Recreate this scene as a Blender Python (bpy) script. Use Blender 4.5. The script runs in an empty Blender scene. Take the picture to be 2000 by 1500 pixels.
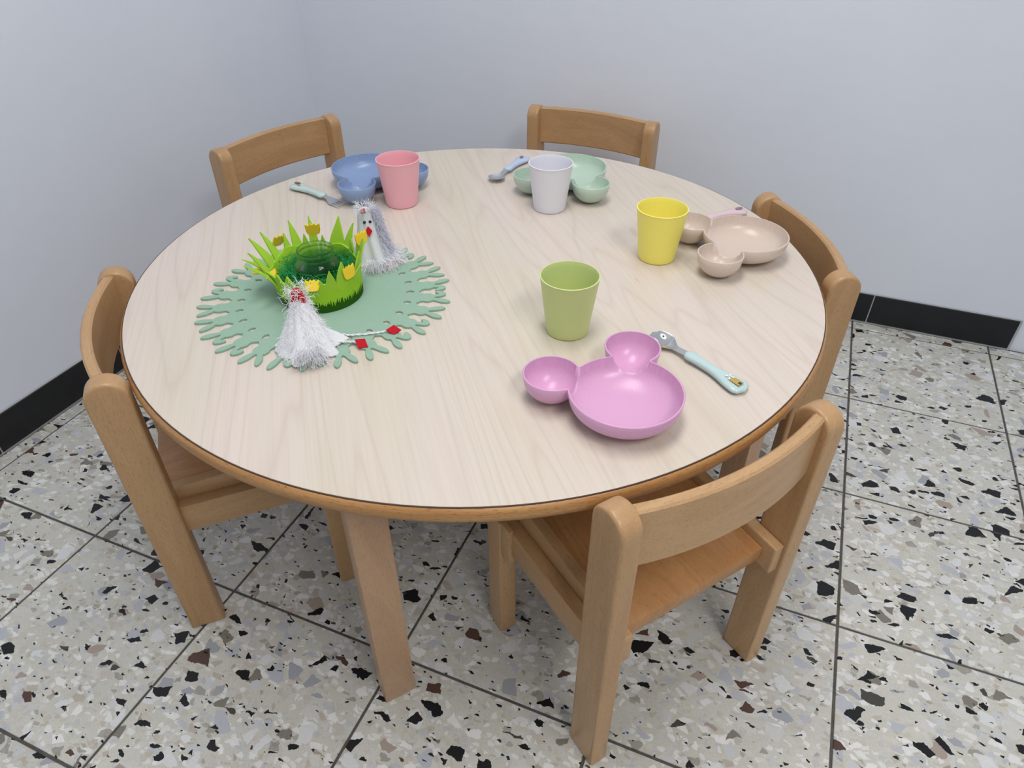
import bpy, bmesh, math, random
from math import sin, cos, pi, sqrt, atan2, radians
from mathutils import Vector, Matrix, geometry

random.seed(7)
SC = bpy.context.scene
COL = SC.collection

# ------------------------------------------------------------------ camera, world, lights, exposure
F_PX, YAW, PITCH, ROLL = 1366.38, -0.391715, 0.659451, -0.002867
CAM_POS = Vector((0.49037, -1.03062, 1.14167))
fwd = Vector((sin(YAW) * cos(PITCH), cos(YAW) * cos(PITCH), -sin(PITCH)))
rgt = Vector((cos(YAW), -sin(YAW), 0.0))
upv = rgt.cross(fwd)
r2 = cos(ROLL) * rgt + sin(ROLL) * upv
u2 = -sin(ROLL) * rgt + cos(ROLL) * upv
camd = bpy.data.cameras.new('camera')
camd.sensor_fit = 'HORIZONTAL'
camd.sensor_width = 36.0
camd.lens = F_PX / 2000.0 * 36.0
camd.clip_start = 0.02
cam = bpy.data.objects.new('camera', camd)
COL.objects.link(cam)
M = Matrix((r2, u2, -fwd)).transposed().to_4x4()
M.translation = CAM_POS
cam.matrix_world = M
SC.camera = cam

SC.view_settings.view_transform = 'Standard'
SC.view_settings.look = 'None'
SC.view_settings.gamma = 1.0
SC.view_settings.use_curve_mapping = False
SC.view_settings.exposure = -0.15

world = bpy.data.worlds.new('world')
SC.world = world
world.use_nodes = True
bg = world.node_tree.nodes['Background']
bg.inputs[0].default_value = (0.90, 0.95, 1.0, 1)
bg.inputs[1].default_value = 0.44


def area_light(name, loc, sx, sy, power, col=(1, 0.97, 0.93)):
    d = bpy.data.lights.new(name, 'AREA')
    d.shape = 'RECTANGLE'
    d.size = sx
    d.size_y = sy
    d.energy = power
    d.color = col
    o = bpy.data.objects.new(name, d)
    o.location = loc
    COL.objects.link(o)
    return o


area_light('ceiling_light', (0.15, -0.25, 2.55), 0.5, 1.3, 25)
area_light('ceiling_light', (1.55, -1.35, 2.55), 0.5, 1.3, 34)

# ------------------------------------------------------------------ helpers


def lin(r, g, b):
    f = lambda c: (c / 255 / 12.92) if c / 255 <= 0.04045 else ((c / 255 + 0.055) / 1.055) ** 2.4
    return (f(r), f(g), f(b), 1)


class NT:
    """small node-tree writer"""
    def __init__(self, name):
        self.m = bpy.data.materials.new(name)
        self.m.use_nodes = True
        self.t = self.m.node_tree
        self.b = self.t.nodes['Principled BSDF']

    def n(self, typ, **kw):
        nd = self.t.nodes.new(typ)
        for k, v in kw.items():
            setattr(nd, k, v)
        return nd

    def link(self, a, b):
        self.t.links.new(a, b)

    def setv(self, sock, v):
        if hasattr(v, 'is_output'):
            self.link(v, sock)
        else:
            sock.default_value = v

    def math(self, op, a, b=None, c=None, clamp=False):
        nd = self.n('ShaderNodeMath', operation=op, use_clamp=clamp)
        self.setv(nd.inputs[0], a)
        if b is not None:
            self.setv(nd.inputs[1], b)
        if c is not None:
            self.setv(nd.inputs[2], c)
        return nd.outputs[0]

    def vmath(self, op, a, b=None):
        nd = self.n('ShaderNodeVectorMath', operation=op)
        self.setv(nd.inputs[0], a)
        if b is not None:
            self.setv(nd.inputs[1], b)
        return nd.outputs[0]

    def mix(self, f, a, b, blend='MIX'):
        nd = self.n('ShaderNodeMix', data_type='RGBA', blend_type=blend)
        self.setv(nd.inputs[0], f)
        self.setv(nd.inputs[6], a)
        self.setv(nd.inputs[7], b)
        return nd.outputs[2]

    def ramp(self, f, stops, interp='LINEAR'):
        nd = self.n('ShaderNodeValToRGB')
        nd.color_ramp.interpolation = interp
        els = nd.color_ramp.elements
        while len(els) < len(stops):
            els.new(0.5)
        for e, (pos, c) in zip(els, stops):
            e.position = pos
            e.color = c if len(c) == 4 else (*c, 1)
        self.setv(nd.inputs[0], f)
        return nd.outputs[0]

    def noise(self, vec, scale, detail=2.0, rough=0.5, dist=0.0):
        nd = self.n('ShaderNodeTexNoise')
        if vec is not None:
            self.link(vec, nd.inputs['Vector'])
        nd.inputs['Scale'].default_value = scale
        nd.inputs['Detail'].default_value = detail
        nd.inputs['Roughness'].default_value = rough
        nd.inputs['Distortion'].default_value = dist
        return nd.outputs[0], nd.outputs[1]

    def coords(self, which='Object'):
        return self.n('ShaderNodeTexCoord').outputs[which]

    def mapping(self, vec, scale=(1, 1, 1), rot=(0, 0, 0), loc=(0, 0, 0)):
        nd = self.n('ShaderNodeMapping')
        self.link(vec, nd.inputs[0])
        nd.inputs['Location'].default_value = loc
        nd.inputs['Rotation'].default_value = rot
        nd.inputs['Scale'].default_value = scale
        return nd.outputs[0]

    def bump(self, h, strength=0.2, dist=0.001):
        nd = self.n('ShaderNodeBump')
        nd.inputs['Strength'].default_value = strength
        nd.inputs['Distance'].default_value = dist
        self.setv(nd.inputs['Height'], h)
        self.link(nd.outputs[0], self.b.inputs['Normal'])

    def base(self, c):
        self.setv(self.b.inputs['Base Color'], c)

    def rough(self, r):
        self.setv(self.b.inputs['Roughness'], r)


def plain(name, rgb, rough=0.5, spec=0.5, metal=0.0, var=0.04, vscale=60):
    m = NT(name)
    f, _ = m.noise(m.coords(), vscale, 2)
    c = lin(*rgb)
    d = tuple(x * (1 - var * 2) for x in c[:3]) + (1,)
    m.base(m.mix(f, d, c))
    m.rough(rough)
    m.b.inputs['Specular IOR Level'].default_value = spec
    m.b.inputs['Metallic'].default_value = metal
    return m.m


def link_obj(name, me, mat=None, parent=None):
    o = bpy.data.objects.new(name, me)
    COL.objects.link(o)
    if mat is not None and not me.materials:
        me.materials.append(mat)
    if parent is not None:
        o.parent = parent
    return o


def smooth_by_angle(me, deg=40):
    for p in me.polygons:
        p.use_smooth = True
    me.set_sharp_from_angle(angle=radians(deg))


def bm_obj(name, bm, mat, parent=None, smooth=40):
    bmesh.ops.recalc_face_normals(bm, faces=bm.faces)
    me = bpy.data.meshes.new(name)
    bm.to_mesh(me)
    bm.free()
    if smooth:
        smooth_by_angle(me, smooth)
    return link_obj(name, me, mat, parent)


def pd_obj(name, v, f, mat, parent=None, smooth=40, recalc=True):
    bm = bmesh.new()
    vs = [bm.verts.new(x) for x in v]
    for q in f:
        try:
            bm.faces.new([vs[i] for i in q])
        except ValueError:
            pass
    if not recalc:
        me = bpy.data.meshes.new(name)
        bm.to_mesh(me)
        bm.free()
        if smooth:
            smooth_by_angle(me, smooth)
        return link_obj(name, me, mat, parent)
    return bm_obj(name, bm, mat, parent, smooth)


def box_bm(x0, x1, y0, y1, z0, z1, bev=0.0, seg=2, slope=0.0):
    bm = bmesh.new()
    v = []
    for z in (z0, z1):
        for (x, y) in ((x0, y0), (x1, y0), (x1, y1), (x0, y1)):
            v.append(bm.verts.new((x, y, z + slope * (y - y0))))
    for q in ((0, 3, 2, 1), (4, 5, 6, 7), (0, 1, 5, 4), (1, 2, 6, 5), (2, 3, 7, 6), (3, 0, 4, 7)):
        bm.faces.new([v[i] for i in q])
    if bev:
        bmesh.ops.bevel(bm, geom=bm.edges[:], offset=bev, segments=seg, affect='EDGES', profile=0.6)
    return bm


def prism_bm(poly, axis, a0, a1, bev=0.0, seg=2):
    """extrude a 2D polygon: axis 'x' -> poly is (y,z); axis 'z' -> poly is (x,y)"""
    bm = bmesh.new()
    def P(p, a):
        return (a, p[0], p[1]) if axis == 'x' else (p[0], p[1], a)
    lo = [bm.verts.new(P(p, a0)) for p in poly]
    hi = [bm.verts.new(P(p, a1)) for p in poly]
    n = len(poly)
    f1 = bm.faces.new(lo)
    f2 = bm.faces.new(hi)
    for i in range(n):
        bm.faces.new((lo[i], lo[(i + 1) % n], hi[(i + 1) % n], hi[i]))
    bmesh.ops.recalc_face_normals(bm, faces=bm.faces)
    if bev:
        ed = list(set(f1.edges[:] + f2.edges[:]))
        bmesh.ops.bevel(bm, geom=ed, offset=bev, segments=seg, affect='EDGES', profile=0.6)
    return bm


def lathe(prof, seg=64):
    v, f = [], []
    n = len(prof)
    for (r, z) in prof:
        for k in range(seg):
            a = 2 * pi * k / seg
            v.append((r * cos(a), r * sin(a), z))
    for i in range(n - 1):
        for k in range(seg):
            k2 = (k + 1) % seg
            f.append((i * seg + k, i * seg + k2, (i + 1) * seg + k2, (i + 1) * seg + k))
    return v, f


def lathe_bm(prof, seg=64):
    v, f = lathe(prof, seg)
    bm = bmesh.new()
    vs = [bm.verts.new(x) for x in v]
    for q in f:
        bm.faces.new([vs[i] for i in q])
    bmesh.ops.remove_doubles(bm, verts=bm.verts, dist=1e-6)
    return bm


def tube(bm, pts, rad, sides=6, cap=True):
    """rad: number or list"""
    n = len(pts)
    pts = [Vector(p) for p in pts]
    rings = []
    up = None
    for i, p in enumerate(pts):
        d = (pts[min(i + 1, n - 1)] - pts[max(i - 1, 0)]).normalized()
        if up is None:
            up = d.orthogonal().normalized()
        up = (up - d * up.dot(d))
        up = up.normalized() if up.length > 1e-6 else d.orthogonal().normalized()
        s = d.cross(up)
        r = rad[i] if isinstance(rad, (list, tuple)) else rad
        rings.append([bm.verts.new(p + r * (cos(2 * pi * k / sides) * up + sin(2 * pi * k / sides) * s)) for k in range(sides)])
    for a, b in zip(rings, rings[1:]):
        for k in range(sides):
            bm.faces.new((a[k], a[(k + 1) % sides], b[(k + 1) % sides], b[k]))
    if cap:
        bm.faces.new(rings[0][::-1])
        bm.faces.new(rings[-1])


def empty(name, loc=(0, 0, 0), rz=0.0):
    o = bpy.data.objects.new(name, None)
    o.empty_display_size = 0.05
    COL.objects.link(o)
    o.location = loc
    o.rotation_euler = (0, 0, rz)
    return o


def tag(o, label=None, cat=None, group=None, kind=None):
    if label:
        o['label'] = label
    if cat:
        o['category'] = cat
    if group:
        o['group'] = group
    if kind:
        o['kind'] = kind
    return o


def copy_tree(o, parent=None):
    c = o.copy()
    COL.objects.link(c)
    c.parent = parent
    for ch in list(o.children):
        copy_tree(ch, c)
    return c


# ------------------------------------------------------------------ materials
def mat_wall():
    m = NT('wall_paint')
    co = m.coords()
    f, _ = m.noise(co, 1.3, 4, 0.6)
    m.base(m.ramp(f, [(0.3, lin(219, 225, 236)), (0.7, lin(226, 231, 241))]))
    m.rough(0.62)
    m.b.inputs['Specular IOR Level'].default_value = 0.3
    h1, _ = m.noise(co, 14, 4, 0.55)
    h2, _ = m.noise(co, 160, 2, 0.5)
    m.bump(m.math('ADD', h1, m.math('MULTIPLY', h2, 0.15)), 0.25, 0.004)
    return m.m


def mat_terrazzo():
    m = NT('terrazzo')
    oi = m.n('ShaderNodeObjectInfo')
    co = m.coords()
    off = m.n('ShaderNodeCombineXYZ')
    m.link(m.math('MULTIPLY', oi.outputs['Random'], 37.0), off.inputs[0])
    m.link(m.math('MULTIPLY', oi.outputs['Random'], 91.0), off.inputs[1])
    co = m.vmath('ADD', co, off.outputs[0])
    flat = m.vmath('MULTIPLY', co, (1, 1, 0))
    _, nc = m.noise(flat, 55, 3, 0.6)
    dist = m.vmath('MULTIPLY', m.vmath('SUBTRACT', nc, (0.5, 0.5, 0.5)), (0.014, 0.014, 0))
    v0 = m.vmath('ADD', flat, dist)

    def layer(scale, rot, aniso, p, t0, t1):
        vec = m.mapping(v0, (scale, scale * aniso, 1), (0, 0, rot), (rot * 3, -rot * 7, 0))
        a = m.n('ShaderNodeTexVoronoi', voronoi_dimensions='2D', feature='F1')
        b = m.n('ShaderNodeTexVoronoi', voronoi_dimensions='2D', feature='DISTANCE_TO_EDGE')
        for q in (a, b):
            m.link(vec, q.inputs['Vector'])
            q.inputs['Scale'].default_value = 1.0
        sep = m.n('ShaderNodeSeparateColor')
        m.link(a.outputs['Color'], sep.inputs[0])
        r, g, bb = sep.outputs
        thr = m.math('MULTIPLY_ADD', g, t1 - t0, t0)
        inside = m.math('GREATER_THAN', b.outputs['Distance'], thr)
        pick = m.math('LESS_THAN', r, p)
        # irregular breakup inside
        return m.math('MULTIPLY', inside, pick), bb, b.outputs['Distance']

    # cement matrix
    f, _ = m.noise(flat, 9, 4, 0.6)
    f2, _ = m.noise(flat, 260, 3, 0.7)
    base = m.ramp(f, [(0.3, lin(194, 193, 184)), (0.7, lin(208, 207, 198))])
    base = m.mix(m.math('MULTIPLY', m.math('SUBTRACT', f2, 0.42, clamp=True), 0.8), base, lin(128, 122, 108))
    # small pale chips
    cut = lambda c, fac: None
    stone = [(0.0, lin(226, 227, 228)), (0.16, lin(196, 194, 186)), (0.30, lin(196, 199, 205)), (0.42, lin(232, 232, 231)),
             (0.55, lin(190, 184, 172)), (0.66, lin(180, 184, 192)), (0.78, lin(205, 203, 198)), (0.88, lin(176, 166, 154)), (0.95, lin(140, 136, 128))]
    k, c, d = layer(85, 0.4, 1.35, 0.75, 0.05, 0.24)
    base = m.mix(m.math('MULTIPLY', k, 0.6), base, m.ramp(c, stone, 'CONSTANT'))
    k, c, d = layer(44, 1.1, 1.5, 0.55, 0.08, 0.30)
    base = m.mix(m.math('MULTIPLY', k, 0.75), base, m.ramp(c, stone, 'CONSTANT'))
    k, c, d = layer(29, 2.0, 1.25, 0.30, 0.10, 0.30)
    vein, _ = m.noise(flat, 130, 3, 0.6, 0.6)
    big = m.ramp(c, [(0.0, lin(222, 223, 224)), (0.3, lin(186, 190, 198)), (0.5, lin(212, 211, 206)), (0.68, lin(160, 164, 172)), (0.82, lin(168, 152, 140)), (0.92, lin(118, 112, 100))], 'CONSTANT')
    big = m.mix(m.math('MULTIPLY', vein, 0.35), big, lin(150, 150, 152))
    base = m.mix(k, base, big)
    # dark chips
    dark = [(0.0, lin(16, 17, 20)), (0.72, lin(24, 25, 27)), (0.84, lin(70, 68, 62)), (0.93, lin(84, 62, 54))]
    k, c, d = layer(23, 2.9, 1.45, 0.22, 0.17, 0.42)
    base = m.mix(k, base, m.ramp(c, dark, 'CONSTANT'))
    k, c, d = layer(52, 0.1, 1.6, 0.065, 0.12, 0.38)
    base = m.mix(k, base, m.ramp(c, dark, 'CONSTANT'))
    k, c, d = layer(120, 0.8, 1.6, 0.05, 0.12, 0.36)
    base = m.mix(k, base, m.ramp(c, dark, 'CONSTANT'))
    m.base(base)
    rf, _ = m.noise(flat, 30, 3)
    m.rough(m.math('MULTIPLY_ADD', rf, 0.2, 0.32))
    m.b.inputs['Specular IOR Level'].default_value = 0.4
    return m.m


def mat_beech(name, grain, c0=(174, 136, 95), c1=(197, 159, 116), ring=0.35):
    """grain: local axis the fibres follow"""
    m = NT(name)
    oi = m.n('ShaderNodeObjectInfo')
    co = m.vmath('ADD', m.coords(), m.vmath('MULTIPLY', m.n('ShaderNodeCombineXYZ').outputs[0], (1, 1, 1)))
    rnd = m.n('ShaderNodeCombineXYZ')
    for i in range(3):
        m.link(m.math('MULTIPLY', oi.outputs['Random'], (13.0, 29.0, 7.0)[i]), rnd.inputs[i])
    co = m.vmath('ADD', m.coords(), rnd.outputs[0])
    lo = [14.0, 14.0, 14.0]
    lo['xyz'.index(grain)] = 1.6
    hi = [900.0, 900.0, 900.0]
    hi['xyz'.index(grain)] = 95.0
    a, _ = m.noise(m.mapping(co, lo), 1.0, 3, 0.55, 0.8)
    rings = m.math('FRACT', m.math('MULTIPLY', a, 9.0))
    rings = m.math('ABSOLUTE', m.math('SUBTRACT', rings, 0.5))
    fl, _ = m.noise(m.mapping(co, hi), 1.0, 1, 0.5)
    mid = [130.0, 130.0, 130.0]
    mid['xyz'.index(grain)] = 5.0
    st, _ = m.noise(m.mapping(co, mid), 1.0, 2, 0.6)
    col = m.ramp(a, [(0.3, lin(*c0)), (0.7, lin(*c1))])
    col = m.mix(m.math('MULTIPLY', rings, ring), col, lin(c0[0] * .86, c0[1] * .82, c0[2] * .76))
    col = m.mix(m.math('MULTIPLY', st, 0.3), col, lin(min(255, c1[0] * 1.06), c1[1] * 1.05, c1[2] * 1.04))
    fleck = m.math('GREATER_THAN', fl, 0.63)
    col = m.mix(m.math('MULTIPLY', fleck, 0.28), col, lin(c0[0] * .66, c0[1] * .58, c0[2] * .48))
    m.base(col)
    m.rough(0.38)
    m.b.inputs['Specular IOR Level'].default_value = 0.45
    m.b.inputs['Coat Weight'].default_value = 0.15
    m.b.inputs['Coat Roughness'].default_value = 0.25
    return m.m


def mat_maple():
    m = NT('maple_laminate')
    co = m.mapping(m.coords(), (1, 1, 1), (0, 0, radians(-(128.0))))   # x now follows the grain
    a, _ = m.noise(m.mapping(co, (0.55, 6.5, 1)), 1.0, 2, 0.45, 0.25)
    rings = m.math('FRACT', m.math('MULTIPLY', a, 17.0))
    line = m.math('SUBTRACT', 1.0, m.math('MULTIPLY', m.math('ABSOLUTE', m.math('SUBTRACT', rings, 0.5)), 2.0))
    line = m.math('POWER', line, 5.0)
    fine, _ = m.noise(m.mapping(co, (5, 260, 1)), 1.0, 2, 0.6)
    board, _ = m.noise(m.mapping(co, (1.4, 8, 1), loc=(3, 9, 0)), 1.0, 1, 0.4)
    knot, _ = m.noise(m.mapping(co, (11, 30, 1), loc=(1.7, 4.2, 0)), 1.0, 1, 0.4)
    col = m.ramp(board, [(0.30, lin(212, 203, 186)), (0.5, lin(215, 204, 192)), (0.68, lin(218, 205, 196))])
    col = m.mix(m.math('MULTIPLY', line, 0.24), col, lin(182, 160, 142))
    col = m.mix(m.math('MULTIPLY', m.math('SUBTRACT', fine, 0.4, clamp=True), 0.55), col, lin(186, 166, 148))
    col = m.mix(m.math('MULTIPLY', m.math('GREATER_THAN', knot, 0.79), 0.3), col, lin(188, 156, 130))
    m.base(col)
    m.rough(0.33)
    m.b.inputs['Specular IOR Level'].default_value = 0.4
    return m.m


def mat_speckle(name, rgb, dark, rough=0.29):
    m = NT(name)
    co = m.coords()
    f, _ = m.noise(co, 900, 1, 0.5)
    g, _ = m.noise(co, 420, 1, 0.5)
    col = m.mix(m.math('MULTIPLY', m.math('GREATER_THAN', f, 0.67), 0.4), lin(*rgb), lin(*dark))
    col = m.mix(m.math('MULTIPLY', m.math('GREATER_THAN', g, 0.70), 0.35), col, lin(*[min(255, c + 22) for c in rgb]))
    m.base(col)
    m.rough(rough)
    m.b.inputs['Specular IOR Level'].default_value = 0.45
    return m.m


def mat_cup(name, rgb):
    m = NT(name)
    f, _ = m.noise(m.coords(), 35, 2)
    c = lin(*rgb)
    m.base(m.mix(f, tuple(x * .96 for x in c[:3]) + (1,), c))
    m.rough(0.42)
    m.b.inputs['Subsurface Weight'].default_value = 0.12
    m.b.inputs['Subsurface Radius'].default_value = (0.01, 0.01, 0.01)
    m.b.inputs['Subsurface Scale'].default_value = 0.3
    m.b.inputs['Specular IOR Level'].default_value = 0.4
    return m.m


def mat_felt(name, rgb, bump=0.4):
    m = NT(name)
    co = m.coords()
    f, _ = m.noise(co, 420, 4, 0.7)
    g, _ = m.noise(co, 25, 3, 0.5)
    c = lin(*rgb)
    d = tuple(x * .78 for x in c[:3]) + (1,)
    col = m.mix(f, d, c)
    col = m.mix(m.math('MULTIPLY', g, 0.2), col, d)
    m.base(col)
    m.rough(0.95)
    m.b.inputs['Specular IOR Level'].default_value = 0.1
    m.b.inputs['Sheen Weight'].default_value = 0.15
    m.bump(f, bump, 0.0008)
    return m.m


def mat_basket_felt():
    """lime felt with a dark green grass print along the lower edge"""
    m = NT('lime_felt_grass_print')
    co = m.coords()
    sep = m.n('ShaderNodeSeparateXYZ')
    m.link(co, sep.inputs[0])
    ang = m.math('ARCTAN2', sep.outputs[1], sep.outputs[0])
    cv = m.n('ShaderNodeCombineXYZ')
    m.link(ang, cv.inputs[0])
    m.link(m.math('MULTIPLY', sep.outputs[2], 9.0), cv.inputs[1])
    s1, _ = m.noise(m.mapping(cv.outputs[0], (30, 1, 1)), 1.0, 1, 0.5)
    s2, _ = m.noise(m.mapping(cv.outputs[0], (6, 0, 1)), 1.0, 1, 0.5)
    hgt = m.math('MULTIPLY', m.math('ADD', m.math('MULTIPLY', s1, 0.040), m.math('MULTIPLY', s2, 0.012)), 1.0)
    pr = m.math('LESS_THAN', sep.outputs[2], m.math('SUBTRACT', hgt, 0.010))
    f, _ = m.noise(co, 420, 4, 0.7)
    lime = m.mix(f, lin(142, 192, 40), lin(172, 218, 62))
    m.base(m.mix(pr, lime, lin(44, 92, 20)))
    m.rough(0.92)
    m.b.inputs['Specular IOR Level'].default_value = 0.1
    m.bump(f, 0.3, 0.0006)
    return m.m


def mat_glass():
    m = NT('jar_glass')
    f, _ = m.noise(m.coords(), 30, 1)
    m.base(m.mix(f, (0.95, 0.99, 0.97, 1), (0.98, 1.0, 0.99, 1)))
    m.rough(0.01)
    m.b.inputs['Transmission Weight'].default_value = 1.0
    m.b.inputs['IOR'].default_value = 1.42
    tr = m.n('ShaderNodeBsdfTransparent')
    tr.inputs[0].default_value = (0.90, 0.97, 0.93, 1)
    mx = m.n('ShaderNodeMixShader')
    mx.inputs[0].default_value = 0.5
    out = [q for q in m.t.nodes if q.type == 'OUTPUT_MATERIAL'][0]
    m.link(m.b.outputs[0], mx.inputs[1])
    m.link(tr.outputs[0], mx.inputs[2])
    m.link(mx.outputs[0], out.inputs[0])
    return m.m


def mat_edge():
    m = NT('beech_edge_band')
    co = m.coords()
    sep = m.n('ShaderNodeSeparateXYZ')
    m.link(co, sep.inputs[0])
    ang = m.math('ARCTAN2', sep.outputs[1], sep.outputs[0])
    cv = m.n('ShaderNodeCombineXYZ')
    m.link(ang, cv.inputs[0])
    m.link(sep.outputs[2], cv.inputs[1])
    a, _ = m.noise(m.mapping(cv.outputs[0], (3, 160, 1)), 1.0, 3, 0.6)
    fl, _ = m.noise(m.mapping(cv.outputs[0], (60, 700, 1)), 1.0, 1)
    wear, _ = m.noise(m.mapping(cv.outputs[0], (9, 60, 1)), 1.0, 4, 0.7)
    col = m.ramp(a, [(0.3, lin(168, 118, 66)), (0.7, lin(196, 148, 94))])
    col = m.mix(m.math('MULTIPLY', m.math('GREATER_THAN', fl, 0.62), 0.4), col, lin(104, 66, 36))
    col = m.mix(m.math('MULTIPLY', m.math('GREATER_THAN', wear, 0.70), 0.7), col, lin(96, 72, 62))
    m.base(col)
    m.rough(0.42)
    return m.m


M_WALL = mat_wall()
M_TERR = mat_terrazzo()
M_GROUT = plain('floor_grout', (108, 105, 101), 0.9, 0.1, var=0.3)
M_BBTILE = plain('black_skirting_tile', (26, 28, 33), 0.42, 0.4, var=0.25, vscale=40)
M_BBGROUT = plain('skirting_grout', (176, 178, 180), 0.9, 0.1)
M_BX = mat_beech('beech_x', 'x')
M_BY = mat_beech('beech_y', 'y')
M_BZ = mat_beech('beech_z', 'z')
M_SEAT = mat_beech('beech_seat_ply', 'y', (172, 122, 74), (196, 147, 96), 0.75)
M_LEGW = mat_beech('beech_table_leg', 'z', (172, 136, 104), (198, 162, 130))
M_MAPLE = mat_maple()
M_EDGE = mat_edge()
M_DARKLINE = plain('laminate_edge_line', (74, 50, 38), 0.6)
M_METAL = plain('brushed_steel', (208, 210, 214), 0.38, 0.5, 1.0)

# ------------------------------------------------------------------ setting
T = 0.36
CX, CY = 1.891902, -3.681818            # table centre in tile units
WX, WY = -1.088, 1.011                  # wall planes
XR, YF = 2.35, -2.45                    # how far the floor is built
GAP = 0.0050


def make_floor():
    fl = pd_obj('floor', [(WX - .1, YF, -0.0022), (XR, YF, -0.0022), (XR, WY + .1, -0.0022), (WX - .1, WY + .1, -0.0022),
                          (WX - .1, YF, -0.05), (XR, YF, -0.05), (XR, WY + .1, -0.05), (WX - .1, WY + .1, -0.05)],
                [(0, 1, 2, 3), (7, 6, 5, 4), (0, 4, 5, 1), (1, 5, 6, 2), (2, 6, 7, 3), (3, 7, 4, 0)], M_GROUT, smooth=0)
    tag(fl, 'terrazzo tiled floor with dark joints', None, kind='structure')
    xs = [(i - CX) * T for i in range(-2, 9)]
    ys = [(-k - CY) * T for k in range(0, 11)]
    cache = {}
    for i in range(len(xs) - 1):
        for k in range(len(ys) - 1):
            x0, x1 = max(xs[i] + GAP / 2, WX + .008), min(xs[i + 1] - GAP / 2, XR)
            y1, y0 = min(ys[k] - GAP / 2, WY - .008), max(ys[k + 1] + GAP / 2, YF)
            if x1 - x0 < 0.004 or y1 - y0 < 0.004:
                continue
            key = (round(x1 - x0, 4), round(y1 - y0, 4))
            if key not in cache:
                w, h = key
                bm = box_bm(-w / 2, w / 2, -h / 2, h / 2, -0.012, 0.0, 0.0009, 1)
                me = bpy.data.meshes.new('tile')
                bm.to_mesh(me)
                bm.free()
                me.materials.append(M_TERR)
                cache[key] = me
            t = link_obj('tile', cache[key], None, fl)
            t.location = ((x0 + x1) / 2, (y0 + y1) / 2, 0)


make_floor()

CEIL = 2.6


def wall(name, x0, x1, y0, y1, z0, z1, label):
    o = bm_obj(name, box_bm(x0, x1, y0, y1, z0, z1), M_WALL, smooth=0)
    return tag(o, label, None, kind='structure')


wall('wall_left', WX - .1, WX, YF, WY + .1, -0.002, CEIL, 'white painted wall on the left')
wall('wall_back', WX, XR, WY, WY + .1, -0.002, CEIL, 'white painted wall behind the table')
wall('ceiling', WX - .1, XR, YF, WY + .1, CEIL, CEIL + .1, 'white ceiling')

BBH = 0.0968


def baseboard(name, along, fixed, start, end, first_joint, length, label):
    """along 'x' : runs along back wall; along 'y' : runs along left wall"""
    def bx(a0, a1, d0, d1, z0, z1, bev=0.0):
        if along == 'x':
            return box_bm(a0, a1, fixed - d1, fixed - d0, z0, z1, bev, 1)
        return box_bm(fixed + d0, fixed + d1, a0, a1, z0, z1, bev, 1)
    b = bm_obj(name, bx(start, end, 0.0, 0.0070, 0.0, BBH), M_BBGROUT, smooth=0)
    tag(b, label, None, kind='structure')
    j = first_joint
    while j - length > start:
        j -= length
    a = j - length
    while a < end - 1e-4:
        a0, a1 = max(a + .0018, start + .001), min(a + length - .0018, end - .004)
        if a1 - a0 > 0.01:
            bm_obj('skirting_tile', bx(a0, a1, 0.0015, 0.0095, 0.006, BBH - 0.001, 0.0012), M_BBTILE, b, smooth=0)
        a += length
    return b


baseboard('baseboard_back', 'x', WY, WX + .0096, 1.170, 0.794, 0.372, 'black tiled skirting along the back wall')
baseboard('baseboard_left', 'y', WX, YF, WY - .0, -0.374, 0.372, 'black tiled skirting along the left wall')

# ------------------------------------------------------------------ table
H, R = 0.54, 0.59356
tbl = tag(empty('round_table'), 'round low table with pale maple top, beech edge and four square legs', 'table')
v, f = lathe([(0.0, H - .02), (R - .0008, H - .02), (R - .0008, H - .0006), (R - .0016, H), (0.0, H)], 160)
bm = lathe_bm([(0.0, H - .02), (R - .0008, H - .02), (R - .0008, H - .0006), (R - .0016, H), (0.0, H)], 160)
bm_obj('tabletop', bm, M_MAPLE, tbl, 30)
bm = lathe_bm([(R - .0009, H - .018), (R - .0009, H - .0004), (R + .0006, H - .0006), (R + .0012, H - .018)], 160)
bm_obj('seam', bm, M_DARKLINE, tbl, 30)
bm = lathe_bm([(R + .0004, H - .0018), (R + .0030, H - .0036), (R + .0052, H - .009), (R + .0052, H - .0165), (R + .003, H - .0225), (R - .002, H - .0262),
               (R - .03, H - .0270), (R - .03, H - .019), (R + .0004, H - .019)], 160)
vv = bm.verts
bm_obj('edge_band', bm, M_EDGE, tbl, 50)
# legs: outer corner and its two side directions, repeated at quarter turns
C0, A0, A1 = Vector((.0656, -.5574, 0)), radians(141.6), radians(51.6)
leg_me = None
for k in range(4):
    e1, e2 = Vector((cos(A0), sin(A0), 0)), Vector((cos(A1), sin(A1), 0))
    if leg_me is None:
        bm = box_bm(0, .036, -.054, 0, 0, H - .027, .003, 2)   # local x -> e1, local -y -> e2
        leg = bm_obj('leg', bm, M_LEGW, tbl)
        leg_me = leg.data
    else:
        leg = link_obj('leg', leg_me, None, tbl)
    q = k * pi / 2
    c = Matrix.Rotation(q, 3, 'Z') @ C0
    leg.location = c
    leg.rotation_euler = (0, 0, A0 + q)
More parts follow.
